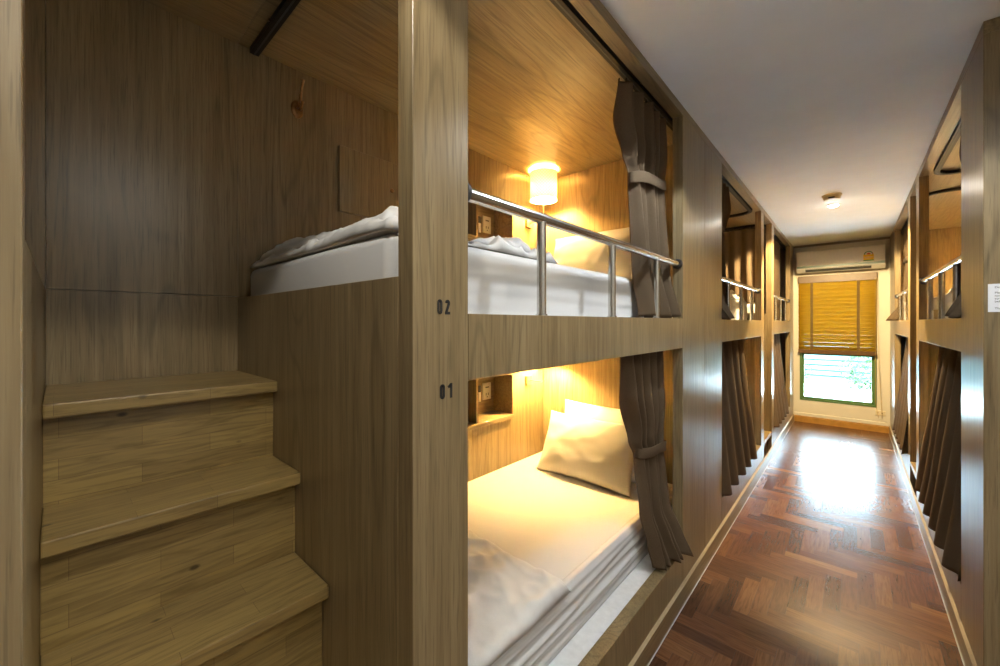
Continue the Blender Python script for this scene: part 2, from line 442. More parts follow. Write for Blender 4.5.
m = MB(); m.box(-9, 9, YF+.15, 22, -.25, -.05); tag(m.build('ground_outside', EARTH), kind='structure')
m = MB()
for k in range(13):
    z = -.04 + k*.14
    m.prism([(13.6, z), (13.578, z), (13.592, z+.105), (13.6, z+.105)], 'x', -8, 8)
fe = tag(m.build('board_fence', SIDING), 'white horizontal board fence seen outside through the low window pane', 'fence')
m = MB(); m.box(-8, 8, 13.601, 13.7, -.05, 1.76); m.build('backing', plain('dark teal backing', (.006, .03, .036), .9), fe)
def shrub(name, cx, cy, cz, r, n, label):
    o = empty(name, (cx, cy, -.05)); tag(o, label, 'shrub')
    rnd = random.Random(n)
    bm = bmesh.new()
    for i in range(n):
        d = Vector((rnd.gauss(0, 1), rnd.gauss(0, 1), rnd.gauss(0, 1))).normalized()*r*rnd.uniform(.4, 1)**.5
        c = Vector((d.x, d.y*.7, cz+.05+d.z*1.15))
        a = Vector((rnd.gauss(0, 1), rnd.gauss(0, 1), rnd.gauss(0, 1))).normalized()
        b = a.cross(Vector((rnd.random(), rnd.random(), rnd.random()+.1))).normalized()
        s = rnd.uniform(.04, .075)
        q = [c-a*s, c+b*s*.45, c+a*s, c-b*s*.45]
        bm.faces.new([bm.verts.new(v) for v in q])
    mb = MB(); mb.bm.free(); mb.bm = bm; mb.build('foliage', LEAF, o)
    s = MB()
    for k in range(6):
        w = k*1.05; s.tube([(0, 0, 0), (.12*math.cos(w), .1*math.sin(w), cz*.5), (.33*r*2*math.cos(w)*.6, .2*math.sin(w), cz)], [.014, .01, .006], 6)
    s.build('stem', BARK, o)
shrub('garden_shrub', .42, 12.4, .50, .70, 1100, 'bright green leafy shrub outside at the window, in front of the fence')
shrub('garden_shrub', -1.15, 12.8, .12, .42, 300, 'small pale shrub low outside against the white fence')

def blind():
    o = empty('venetian_blind', (0, YF, 2.19)); tag(o, 'wooden slatted blind glowing honey yellow, drawn over the upper window', 'blind')
    x0, x1 = -.617, .247
    def P(x, y, z): return (x, y-YF, z-2.19)
    m = MB(P); m.box(x0, x1, YF-.075, YF-.012, 2.085, 2.19, .003); m.build('headrail', BLINDW, o)
    m = MB(P); n = 18; zt, zb = 2.072, 1.125
    for k in range(n):
        z = zt-(zt-zb)*k/(n-1)
        c, s = .68, -.733; hw = .0372      # slats tilted about 58 degrees
        a = (YF-.042-hw*c, z-hw*s); b = (YF-.042+hw*c, z+hw*s)
        t = .0014
        m.prism([(a[0]-t*s, a[1]+t*c), (a[0]+t*s, a[1]-t*c), (b[0]+t*s, b[1]-t*c), (b[0]-t*s, b[1]+t*c)], 'x', x0+.006, x1-.006)
    m.build('slats', SLATS, o)
    m = MB(P); m.box(x0+.004, x1-.004, YF-.066, YF-.018, 1.045, 1.062, .003)
    for k in range(4): m.box(x0+.006, x1-.006, YF-.064, YF-.020, 1.066+k*.0065, 1.0705+k*.0065)
    m.box(x0+.004, x1-.004, YF-.072, YF-.066, 1.045, 1.10, .001)
    m.build('bottom_rail', BLINDW, o)
    for x in (-.455, .055):
        m = MB(P); m.box(x-.016, x+.016, YF-.0745, YF-.0735, 1.05, 2.11); m.build('ladder_tape', TAPE, o)
    m = MB(P); m.tube([(.225, YF-.078, 2.11), (.226, YF-.078, 1.5), (.228, YF-.076, .75), (.229, YF-.07, .42), (.243, YF-.05, .30), (.262, YF-.03, .20), (.285, YF-.03, .19), (.295, YF-.04, .24), (.285, YF-.05, .42), (.262, YF-.07, .9), (.245, YF-.078, 2.11)], .0022, 6)
    m.build('pull_cord', plain('cord', (.5, .36, .12), .8), o)
blind()

def air_con():
    o = empty('air_conditioner', (-.153, YF, 2.22)); tag(o, 'white wall mounted air conditioner with yellow energy label above the blind', 'air conditioner')
    def P(x, y, z): return (x+.153, y-YF, z-2.22)
    x0, x1 = -.622, .316; yb = YF-.002; yf = YF-.195
    m = MB(P)
    m.prism([(yb, 2.25), (yb-.06, 2.235), (yf+.07, 2.245), (yf+.012, 2.285), (yf+.012, 2.53), (yf+.04, 2.545), (yb, 2.545)], 'x', x0, x1)
    m.build('body', WHITE_PL, o, autosmooth=True)
    m = MB(P)
    pr = [(yf+.011, 2.325), (yf+.003, 2.33), (yf, 2.345), (yf-.001, 2.43), (yf, 2.515), (yf+.004, 2.53), (yf+.011, 2.532)]
    m.prism(pr, 'x', x0-.003, x1+.003)
    fp = m.build('front_panel', plain('ivory plastic', (.80, .76, .70), .35, 0, .02), o, autosmooth=True)
    m = MB(P); m.box(x0-.001, x1+.001, yf+.002, yf+.0115, 2.293, 2.323, .001); m.build('trim_strip', TEAL, o)
    m = MB(P)
    m.prism([(yf-.012, 2.286), (yf+.011, 2.290), (yf+.011, 2.282), (yf+.068, 2.240), (yf+.060, 2.234), (yf-.008, 2.276)], 'x', x0-.004, x1+.006)
    lou = m.build('louvre', WHITE_PL, o)
    m = MB(P); m.prism([(yf-.0105, 2.2795), (yf-.0085, 2.2765), (yf+.045, 2.2425), (yf+.050, 2.2395), (yf+.046, 2.2405)], 'x', x0+.10, x1-.13); m.build('air_slot', DARKGREY, lou)
    # energy label: yellow plate, arched dial on top, green foot
    cx, w = .157, .052; y = yf-.0022
    m = MB(P); m.box(cx-w, cx+w, y, yf-.0005, 2.345, 2.425); lb = m.build('energy_label', YELLOW, o)
    m = MB(P); m.box(cx-w, cx+w, y-.0006, y, 2.335, 2.348); m.build('label_foot', GREEN, lb)
    def arc(r0, r1, a0, a1, yy, z0=2.42):
        n = 14; poly = []
        for i in range(n+1):
            a = a0+(a1-a0)*i/n; poly.append((cx+r1*math.cos(a), z0+r1*math.sin(a)))
        for i in range(n, -1, -1):
            a = a0+(a1-a0)*i/n; poly.append((cx+r0*math.cos(a), z0+r0*math.sin(a)))
        return poly
    m = MB(P); m.prism(arc(.0, .046, 0, PI, 0), 'y', y-.0002, yf-.0006); m.build('label_dial', WHITE_PL, lb)
    m = MB(P); m.prism(arc(.037, .046, .45, PI, 0), 'y', y-.0012, y-.0003); m.build('label_arc', GREEN, lb)
    m = MB(P); m.prism(arc(.037, .046, 0, .42, 0), 'y', y-.0012, y-.0003); m.prism(arc(.0, .022, .2, PI-.2, 0), 'y', y-.0012, y-.0003); m.build('label_number', RED, lb)
    m = MB(P); m.box(cx-w*.8, cx+w*.8, y-.0006, y-.0001, 2.384, 2.389); m.box(cx-w*.7, cx+w*.5, y-.0006, y-.0001, 2.371, 2.374); m.build('label_text', WHITE_PL, lb)
air_con()

def wall_socket_far():
    o = empty('wall_socket', (.279, YF, .26)); tag(o, 'small cream double socket low on the wall under the window', 'socket')
    m = MB(); m.box(-.052, .052, -.009, -.0005, -.034, .034, .003); m.build('cover_plate', CREAM_PL, o)
    for x in (-.031, -.021, .011, .021):
        m = MB(); m.box(x-.002, x+.002, -.0098, -.0091, -.004, .008); m.build('slot', DARKGREY, o)
wall_socket_far()

# ------------------------------------------------------------------ ceiling fixtures
def detector():
    o = empty('smoke_detector', (-.144, 4.69, H)); tag(o, 'round cream smoke detector on the corridor ceiling', 'smoke detector')
    m = MB(); m.lathe([(.072, -.0005), (.072, -.012), (.066, -.016), (.066, -.0165)], (0, 0, 0), 'z', 40); m.build('mount', CREAM_PL, o, autosmooth=True)
    m = MB(); m.lathe([(.062, -.0166), (.062, -.03), (.054, -.047), (.03, -.052), (0, -.052)], (0, 0, 0), 'z', 40); m.build('cover', CREAM_PL, o, autosmooth=True)
    m = MB(); m.box(-.022, .022, -.0635, -.056, -.040, -.030, .001); m.build('vent_slot', DARKGREY, o)
detector()
def downlight(x, y, label, watts, col, cone, vis=LED, size=.035, tilt=0):
    o = empty('downlight', (x, y, H)); tag(o, label, 'ceiling light')
    m = MB(); m.lathe([(.042, -.0005), (.052, -.001), (.052, -.006), (.042, -.010), (.040, -.006), (.040, -.0012)], (0, 0, 0), 'z', 40); m.build('rim', WHITE_PL, o, autosmooth=True)
    m = MB(); m.lathe([(.0, -.026), (.016, -.025), (.029, -.019), (.037, -.011), (.0398, -.0045), (.0398, -.002), (0, -.002)], (0, 0, 0), 'z', 32); m.build('lens', vis, o, smooth=True)
    ld = bpy.data.lights.new('downlight_beam', 'SPOT'); ld.energy = watts; ld.color = col; ld.shadow_soft_size = size
    ld.spot_size = math.radians(cone); ld.spot_blend = .12
    l = bpy.data.objects.new('downlight_beam', ld); COL.objects.link(l); l.parent = o; l.location = (0, 0, -.05); l.rotation_euler = (math.radians(tilt), 0, 0)
    return o
downlight(-.144, 5.09, 'small bright ceiling light just beyond the smoke detector', 560, (1, .73, .36), 132, LED2, .05, 18)
downlight(-.15, 1.68, 'round recessed ceiling light above the made up lower bunk', 62, (.88, .95, 1), 128)
downlight(-.30, .10, 'round recessed ceiling light before the wooden steps', 42, (1, .95, .84), 112)
downlight(.77, 1.30, 'round recessed ceiling light in front of the panel with the paper notice', 26, (1, .94, .80), 128)
def fill_panel():  # added soft fill for the steps and post, out of view
    o = empty('added_fill_panel', (1.08, .30, H)); tag(o, 'large square fill light panel added out of view over the entrance lobby', 'ceiling light')
    m = MB(); m.box(-.56, .56, -.56, .56, -.012, -.0005, .002); m.build('housing', WHITE_PL, o)
    m = MB(); m.box(-.54, .54, -.54, .54, -.0135, -.0121); m.build('diffuser', emit('added fill panel diffuser', (1, .96, .86), FILL_L), o)
FILL_L = 5.6
fill_panel()

# ------------------------------------------------------------------ bunks
def sheet_panel(mb, rect, holes, d0, d1, plane):
    """panel with rectangular holes; rect=(a0,a1,b0,b1); plane 'back': a=u,b=z, thickness along v"""
    a0, a1, b0, b1 = rect
    A = sorted({a0, a1, *[h[0] for h in holes], *[h[1] for h in holes]}); B = sorted({b0, b1, *[h[2] for h in holes], *[h[3] for h in holes]})
    for i in range(len(A)-1):
        for j in range(len(B)-1):
            ca, cb = (A[i]+A[i+1])/2, (B[j]+B[j+1])/2
            if any(h[0] < ca < h[1] and h[2] < cb < h[3] for h in holes): continue
            mb.box(A[i], A[i+1], d0, d1, B[j], B[j+1])

NICHE_U = (.775, 1.751); NZ = {0: (.802, 1.134), 1: (2.045, 2.372)}
FZ0, FZ1 = 1.43, 1.505     # middle deck

def bunk(xf, yf, sx, sy, label, plain_only=False, foot_door=True):
    o = empty('bunk_bed', (xf, yf, 0)); tag(o, label, 'bunk bed', 'built-in oak bunk beds along the corridor')
    def P(u, v, z): return (sx*v, sy*u, z)
    g = .0006
    def part(name, boxes, mat, bev=.0012, parent=o):
        m = MB(P)
        for b in boxes: m.box(*b, bev)
        return m.build(name, mat, parent)
    ztop = H-.0506
    part('post', [(0, .158, 0, T, .001, ztop)], OAK_Z)
    part('front_panel', [(1.739, LEN-g, 0, T, .001, ztop)], OAK_Z)
    part('middle_rail', [(.158+g, 1.739-g, 0, T, 1.364, 1.521)], OAK_Z)
    part('bottom_rail', [(.158+g, 1.739-g, 0, T, .001, .279)], OAK_Z)
    part('foot_panel', [(0, .03, T+g, DEP-g, .001, 1.60)], OAK_Z)
    part('head_panel', [(LEN-.03, LEN-g, T+g, DEP+.2, .001, H-.022)], OAK_Z)
    holes = [(NICHE_U[0], NICHE_U[1], *NZ[0]), (NICHE_U[0], NICHE_U[1], *NZ[1])]
    m = MB(P); sheet_panel(m, (0, LEN-.031, .001, H-.022), holes, DEP, DEP+.018, 'back'); m.build('back_panel', OAK_Z, o)
    part('top_panel', [(0, LEN-g, T+g, DEP+.018, H-.021, H-.001)], OAK_Y, 0)
    part('deck', [(.031, LEN-.031, T+g, DEP-g, FZ0, FZ1)], [WHITE_LAM], 0)
    part('deck', [(.031, LEN-.031, T+g, DEP-g, .19, .262)], [WHITE_LAM], 0)
    if plain_only: return o
    for k in (0, 1):
        z0, z1 = NZ[k]; u0, u1 = NICHE_U; t = .014
        m = MB(P)
        m.box(u0+g, u1-g, DEP+.18, DEP+.195, z0+g, z1-g)
        m.box(u0+g, u0+t, DEP-.004, DEP+.18, z0+g, z1-g); m.box(u1-t, u1-g, DEP-.004, DEP+.18, z0+g, z1-g)
        m.box(u0+t, u1-t, DEP-.004, DEP+.18, z1-t, z1-g)
        m.box(u0+t, u1-t, DEP-.018, DEP+.18, z0+g, z0+.026, .001)
        nb = m.build('shelf_niche', OAK_Y, o)
        m = MB(P); m.box(1.366, 1.384, DEP-.002, DEP+.18, z0+.0262, z1-t-g); m.build('divider', OAK_Z, nb)
        if foot_door or k == 0:
            # flush door of the locker beside the niche, standing slightly proud
            m = MB(P); m.box(.419, .742, DEP-.019, DEP-g, z0-.004, z1-.012, .0015); d = m.build('locker_door', OAK_Z, o)
            m = MB(P); c = P(.700, DEP-.019, (z0+z1)/2-.005)
            m2 = MB(); m2.lathe([(.004, 0), (.005, -sx*.008), (.011, -sx*.012), (.012, -sx*.018), (.007, -sx*.023), (0, -sx*.024)], c, 'x', 20)
            m.bm.free(); m2.build('knob', BRASS, d, smooth=True)
    # guard rail of the upper berth
    z = 1.815; v = .0265
    m = MB(P); m.tube([(.172, v, z), (1.725, v, z)], .0165, 20); gr = m.build('guard_rail', STEEL, o, autosmooth=True)
    m = MB(P); m.tube([(.1588, v, z), (.166, v, z), (.176, v, z)], [.027, .027, .022], 20); m.build('end_cup', RUBBER, gr, autosmooth=True)
    m = MB(P); m.tube([(1.7382, v, z), (1.731, v, z), (1.721, v, z)], [.027, .027, .022], 20); m.build('end_cup', RUBBER, gr, autosmooth=True)
    for u in (.49, .96, 1.431):
        m = MB(P); m.tube([(u, v, 1.5215), (u, v, z-.012)], .0145, 16); m.tube([(u, v, 1.5215), (u, v, 1.526)], .018, 16); m.build('rail_post', STEEL, gr, autosmooth=True)
    # ceiling tracks for the curtains: along the front, rounded corner, then across the foot
    for zc in (H-.034, FZ0-.013):
        pth = [(u, .088, zc) for u in (LEN-.04, 1.6, .9, .20)]
        for i in range(1, 9):
            a = i/8*PI/2; pth.append((.20-.145*math.sin(a)+.0, .088+.145*(1-math.cos(a)), zc))
        pth += [(.055, .6, zc), (.055, DEP-.012, zc)]
        if zc < 2: pth = pth[:4]
        m = MB(P); 
        inner = []
        m.ribbon(pth, .032, .024); tr = m.build('curtain_track', BLACK, o)
        spots = [(u, v_) for u in (1.35, .62) for v_ in (.071, .105)] + ([(.038, .95), (.072, .95)] if zc > 2 else [])
        for u, v_ in spots:
            m = MB(P); m.lathe([(0, .004), (.0055, .004), (.0055, -.006), (.003, -.009), (0, -.009)], (u, v_, zc+.006), 'z', 10); m.build('track_clip', STEEL, tr)
        if zc > 2:
            m = MB(P); m.tube([(.055, DEP-.012, zc-.004), (.055, DEP-.004, zc-.004)], .006, 10); m.build('end_screw', STEEL, tr)
        m = MB(P); m.ribbon([(p[0], p[1], zc-.0125) for p in pth], .006, .0012); m.build('groove', DARKGREY, tr)
    return o

B0 = bunk(XL, -.026, -1, -1, 'oak bunk end at the near side of the steps, only its post and side showing', plain_only=True)
B1 = bunk(XL, .489, -1, 1, 'nearest left oak bunk numbered 01 and 02 with a made up lower berth')
B2 = bunk(XL, 4.81, -1, -1, 'second oak bunk on the left, between the numbered bunk and the far steps')
B3 = bunk(XL, 5.33, -1, 1, 'last oak bunk on the left against the window wall')
B4 = bunk(XR, 4.534, 1, -1, 'oak bunk on the right whose end panel carries the paper notice')
B5 = bunk(XR, 5.00, 1, 1, 'last oak bunk on the right, beside the air conditioner wall')
m = MB(); m.box(XR, XR+T, 7.161, YF-.001, .001, H-.0506, .001); tag(m.build('trim_5', OAK_Z), kind='structure')

# numbers on the post of the first bunk: drawn as thick strokes on a 3 x 5 field
def numerals(txt, yc, zc, h):
    w = h*.44; th = h*.19; gap = h*.24
    m = MB(); x = XL+.0002
    tot = 2*w+gap
    def bar(y0, y1, z0, z1): m.box(.0003, .0011, y0, y1, z0, z1)
    def rot_bar(p, q):
        d = (Vector(q)-Vector(p)); n = Vector((-d.y, d.x)).normalized()*th/2
        poly = [tuple(Vector(p)+n), tuple(Vector(p)-n), tuple(Vector(q)-n), tuple(Vector(q)+n)]
        m.prism(poly, 'x', .0003, .0011)
    def arcp(cy, cz, ry, rz, a0, a1, n=14):
        for i in range(n):
            a = a0+(a1-a0)*i/n; b = a0+(a1-a0)*(i+1)/n; e = .04*(1 if a1 > a0 else -1)
            P0 = (cy+ry*math.cos(a-e), cz+rz*math.sin(a-e)); P1 = (cy+ry*math.cos(b+e), cz+rz*math.sin(b+e))
            rot_bar(P0, P1)
    for i, ch in enumerate(txt):
        y0 = -tot/2+i*(w+gap); y1 = y0+w; c = (y0+y1)/2; r = (w-th)/2; z0, z1 = -h/2, h/2
        if ch == '0':
            bar(y0, y0+th, z0+w/2, z1-w/2); bar(y1-th, y1, z0+w/2, z1-w/2)
            arcp(c, z1-w/2, r, r, 0, PI); arcp(c, z0+w/2, r, r, PI, 2*PI)
        elif ch == '1':
            bar(c, c+th, z0, z1); rot_bar((c+th*.4, z1-th*.45), (c-th*.9, z1-th*1.4))
        elif ch == '2':
            arcp(c, z1-w/2, r, r, PI, -.25); bar(y0, y1, z0, z0+th)
            rot_bar((c+r*.97, z1-w/2-r*.2), (y0+th*.55, z0+th*.7))
    m.bm.transform(__import__('mathutils').Matrix.Translation((0, yc-.489, zc)))
    o = m.build('bunk_number', INK, B1); tag(o, 'black number %s' % txt)
numerals('02', .5715, 1.5345, .033)
numerals('01', .579, 1.3465, .033)

# ------------------------------------------------------------------ steps between the bunks
def steps(xf, y0, y1, sx, label):
    o = empty('staircase', (xf, (y0+y1)/2, 0)); tag(o, label, 'stairs', 'wooden steps up to the upper berths')
    hw = (y1-y0)/2-.001
    def P(y, v, z): return (sx*v, y, z)
    def uvbuild(m, name, mat, horiz):
        ob = m.build(name, mat, o)
        me = ob.data; uv = me.uv_layers.new(name='UVMap'); off = random.uniform(0, 3)
        for p in me.polygons:
            for li in p.loop_indices:
                c = me.vertices[me.loops[li].vertex_index].co
                uv.data[li].uv = (c.y+off, (c.x if abs(p.normal.z) > .5 else c.z)+off*1.7)
        return ob
    for i in range(5):
        v0 = .001+.187*i; zt = .2775+.257*i
        v1 = DEP-.002 if i == 4 else v0+.187+.052
        m = MB(P); m.box(-hw, hw, v0, v1, zt-.036, zt, .004, 2); uvbuild(m, 'tread', STAVE, True)
        zb = .001 if i == 0 else zt-.257+.0005
        m = MB(P); m.box(-hw, hw, v0+.044, v0+.060, zb, zt-.0365); uvbuild(m, 'riser', STAVE, False)
    m = MB(P); m.box(-hw, hw, DEP, DEP+.018, .001, 1.604); m.box(-hw, hw, DEP, DEP+.018, 1.606, H-.022); m.build('back_panel', OAK_Z, o)
    m = MB(P); m.box(-hw, hw, T+.001, DEP+.018, H-.021, H-.001); m.build('top_panel', OAK_Y, o)
steps(XL, -.026, .489, -1, 'wide wooden steps with dark shadowed nosings beside the numbered post')
steps(XL, 4.81, 5.33, -1, 'narrow wooden steps on the left before the last bunk')
steps(XR, 4.534, 5.00, 1, 'narrow wooden steps on the right before the last bunk')

# ------------------------------------------------------------------ bedding
def nz(x, y, z, s): return noise.noise(Vector((x*s, y*s, z*s)))
def fold(x, y, z): # soft ridges
    a = nz(x, y, z, 1.0); return 1-abs(a)*2

def mattress(b, upper, label, folds=False):
    o = empty('mattress', (b.location.x, b.location.y, FZ1 if upper else .262)); tag(o, label, 'mattress', 'white sheeted bunk mattresses')
    sx, sy = SGN[b.name]
    def P(u, v, z): return (sx*v, sy*u, z)
    u0, u1, v0, v1 = .036, LEN-.036, .141, DEP-.006; h = .215 if upper else .215
    m = MB(P); m.box(u0, u1, v0+.006, v1, .001, h, .03, 4); m.build('body', SHEET, o, autosmooth=True)
    # fitted sheet: pulled over the front edge with long horizontal creases, and over the foot end
    seed = 3.7 if folds else 9.1
    amp = .010 if folds else .0012
    def side(a, t):
        u = u0+.03+(u1-u0-.06)*a
        # t 0 bottom -> 1 up over the edge on top
        if t < .72:
            z = .004+(h-.022)*(t/.72)
            k = math.sin(t/.72*PI)
            w = amp*k*(math.sin(z*150+2.2*nz(u*1.1, seed, 0, 1)*2+u*1.5)+.7*math.sin(z*88+u*2.4+seed))
            v = v0-.001-max(-.006, w)-.004*k
        else:
            q = (t-.72)/.28; ang = q*PI/2
            v = v0-.001+.02*math.sin(ang)*1.0+.05*max(0, q-.6); z = h-.018+.0195*math.sin(min(ang*1.3, PI/2))
        return (u, v, z)
    m = MB(P); m.grid(90, 40, side); m.build('fitted_sheet', SHEET, o, smooth=True, solidify=.0015)
    return o

def pillow(b, upper, u_base, vc, lean, W, Hh, Tk, label, seed, roll=0.0):
    """standing pillow leaning back towards the head; W along v, Hh up the lean"""
    zb = (FZ1 if upper else .262)+.215+.004
    o = empty('pillow', (b.location.x, b.location.y, zb)); tag(o, label, 'pillow', 'white pillows')
    sx, sy = SGN[b.name]
    n = 46
    c, s = math.cos(lean), math.sin(lean)
    def P3(x, y, d):    # x along v, y up the pillow from its base, d thickness direction (towards the foot)
        xr = x*math.cos(roll)-y*math.sin(roll); yr = x*math.sin(roll)+y*math.cos(roll)
        u = u_base+yr*s-d*c; z = yr*c+d*s
        return (sx*(vc+xr), sy*u, z)
    def prof(a, bb):
        ex = max(0, 1-abs(a)**2.6)**.55; ey = max(0, 1-abs(bb)**2.6)**.55
        return ex*ey
    V = []; F = []
    for side in (1, -1):
        for j in range(n):
            for i in range(n):
                a = -1+2*i/(n-1); bb = -1+2*j/(n-1)
                # cushion outline: edges bow in a little, corners stay out
                x = a*W/2*(1-.055*(1-abs(a)**1)*0-.05*(1-bb*bb)*abs(a)); y = bb*Hh/2*(1-.06*(1-a*a)*abs(bb))
                t = prof(a, bb)*Tk/2
                wr = .006*fold(a*1.6+seed, bb*1.0, side*3+seed)*prof(a, bb)**.5+.003*nz(a*5, bb*4, seed, 1)
                edge = 1-max(abs(a), abs(bb))
                wr += .006*math.sin(math.atan2(bb, a)*9+seed)*max(0, 1-edge*3)*min(1, edge*8)
                d = side*(t*(1+.12*nz(a*1.3, bb*1.3, seed+side, 1))+(wr if t > .002 else 0))
                # sag: fuller towards the bottom
                d *= 1+.04*(-bb)
                V.append(P3(x, y+Hh/2, d))
    N = n*n
    for q in (0, N):
        for j in range(n-1):
            for i in range(n-1): F.append((q+j*n+i, q+j*n+i+1, q+(j+1)*n+i+1, q+(j+1)*n+i))
    for i in range(n-1):
        F.append((i, i+1, N+i+1, N+i)); k = (n-1)*n; F.append((k+i, k+i+1, N+k+i+1, N+k+i))
        F.append((i*n, (i+1)*n, N+(i+1)*n, N+i*n)); F.append((i*n+n-1, (i+1)*n+n-1, N+(i+1)*n+n-1, N+i*n+n-1))
    zmin = min(v[2] for v in V); V = [(v[0], v[1], v[2]-zmin) for v in V]
    m = MB(); m.pts(V, F); bmesh.ops.remove_doubles(m.bm, verts=list(m.bm.verts), dist=.0012)
    m.build('cover', LINEN, o, smooth=True)
    return o

def duvet(b, upper, label, u0, u1, v0, v1, hgt, seed, layers=2, crumple=1.0):
    zb = (FZ1 if upper else .262)+.219
    o = empty('duvet', (b.location.x, b.location.y, zb)); tag(o, label, 'duvet', 'folded white duvets')
    sx, sy = SGN[b.name]
    def P(u, v, z): return (sx*v, sy*u, z)
    m = MB(P)
    nu, nv = 90, 110
    def layer(z0, h, a0, a1, b0, b1, sd, lift):
        def top(i, j, up):
            fu, fv = i/(nu-1), j/(nv-1)
            wob = .018*nz(fv*4, sd, 1, 1); wob2 = .018*nz(fv*4, sd+5, 1, 1); wv = .014*nz(fu*4, sd+9, 2, 1)
            u = a0+wob+(a1+wob2-a0-wob)*fu; v = b0+wv+(b1-b0-wv)*fv
            eu = min(fu, 1-fu)*(a1-a0); ev = min(fv, 1-fv)*(b1-b0)
            rr = .040
            def rnd(e): 
                q = min(1, max(0, e/rr)); return math.sqrt(max(0, 1-(1-q)**2))
            pr = rnd(eu)*rnd(ev)
            base = z0+lift*nz(u*2, v*2, sd, 1)*pr*.0
            if not up:
                return (u, v, base+h*.03*(1-pr))
            wr = crumple*(.024*(fold(u*3.3+sd, v*2.4, sd)-.4)+.030*(max(0, fold(u*7+1.5*nz(v*3, sd, 0, 1), v*4.5, sd+2))**2-.3)+.013*(fold(u*15, v*13, sd+7)-.4))+.003*nz(u, v, sd, 22)
            hh = h*(.75+.5*nz(u*1.6, v*1.6, sd+3, 1))+lift*(fv if lift else 0)
            return (u, v, max(base+h*.03, base+(hh+wr)*pr*1.0+h*.03*(1-pr)))
        V = []; F = []
        for up in (1, 0):
            for j in range(nv):
                for i in range(nu): V.append(top(i, j, up))
        N = nu*nv
        for q in (0, N):
            for j in range(nv-1):
                for i in range(nu-1): F.append((q+j*nu+i, q+j*nu+i+1, q+(j+1)*nu+i+1, q+(j+1)*nu+i))
        for i in range(nu-1):
            F.append((i, i+1, N+i+1, N+i)); k = (nv-1)*nu; F.append((k+i, k+i+1, N+k+i+1, N+k+i))
        for j in range(nv-1):
            F.append((j*nu, (j+1)*nu, N+(j+1)*nu, N+j*nu)); F.append((j*nu+nu-1, (j+1)*nu+nu-1, N+(j+1)*nu+nu-1, N+j*nu+nu-1))
        m.pts(V, F)
    layer(0.0, hgt*(.62 if layers > 1 else 1), u0, u1, v0, v1, seed, 0)
    if layers > 1: layer(hgt*.40, hgt*.80, u0+.030, u1-.10, v0+.05, v1-.01, seed+4.4, 0)
    m.build('cover', LINEN, o, smooth=True)
    return o

SGN = {}
for b, s in ((B0, (-1, -1)), (B1, (-1, 1)), (B2, (-1, -1)), (B3, (-1, 1)), (B4, (1, -1)), (B5, (1, 1))): SGN[b.name] = s

mattress(B1, True, 'white mattress of the upper berth numbered 02 behind the steel rail')
mattress(B1, False, 'white mattress with creased sheet side in the lower berth numbered 01', True)
mattress(B2, True, 'white upper mattress of the second left bunk behind its rail')
mattress(B3, True, 'white upper mattress of the last left bunk behind dark closed curtain')
mattress(B4, True, 'white upper mattress in the right bunk with the notice')
mattress(B5, True, 'white upper mattress in the last right bunk')
mattress(B2, False, 'white lower mattress behind the leaning curtain of the second left bunk')
mattress(B4, False, 'white lower mattress behind the leaning curtain of the nearest right bunk')
duvet(B1, True, 'crumpled white duvet folded over the foot of upper berth 02', .035, .78, .155, 1.17, .062, 1.3)
duvet(B1, False, 'smooth white duvet folded at the foot of lower berth 01', .05, .80, .12, .95, .07, 5.2, 1, .42)
duvet(B2, True, 'crumpled white duvet at the foot of the second left upper berth', .06, .75, .16, 1.15, .07, 8.3)
duvet(B4, True, 'pinkish lit white duvet at the foot of the nearest right upper berth', .06, .75, .16, 1.15, .07, 12.1)
pillow(B1, False, 1.735, .63, .46, .68, .42, .14, 'front white pillow standing on lower berth 01', 2.0)
pillow(B1, False, 1.935, .60, .28, .68, .46, .11, 'rear white pillow against the head wall of lower berth 01', 6.0)
pillow(B1, True, 1.84, .60, .34, .74, .42, .18, 'white pillow leaning at the head of upper berth 02', 11.0)
pillow(B2, True, 1.95, .62, .35, .68, .42, .16, 'white pillow at the hidden head of the second left upper berth', 4.0)
pillow(B4, True, 1.95, .62, .35, .68, .42, .16, 'white pillow at the head of the nearest right upper berth', 8.0)

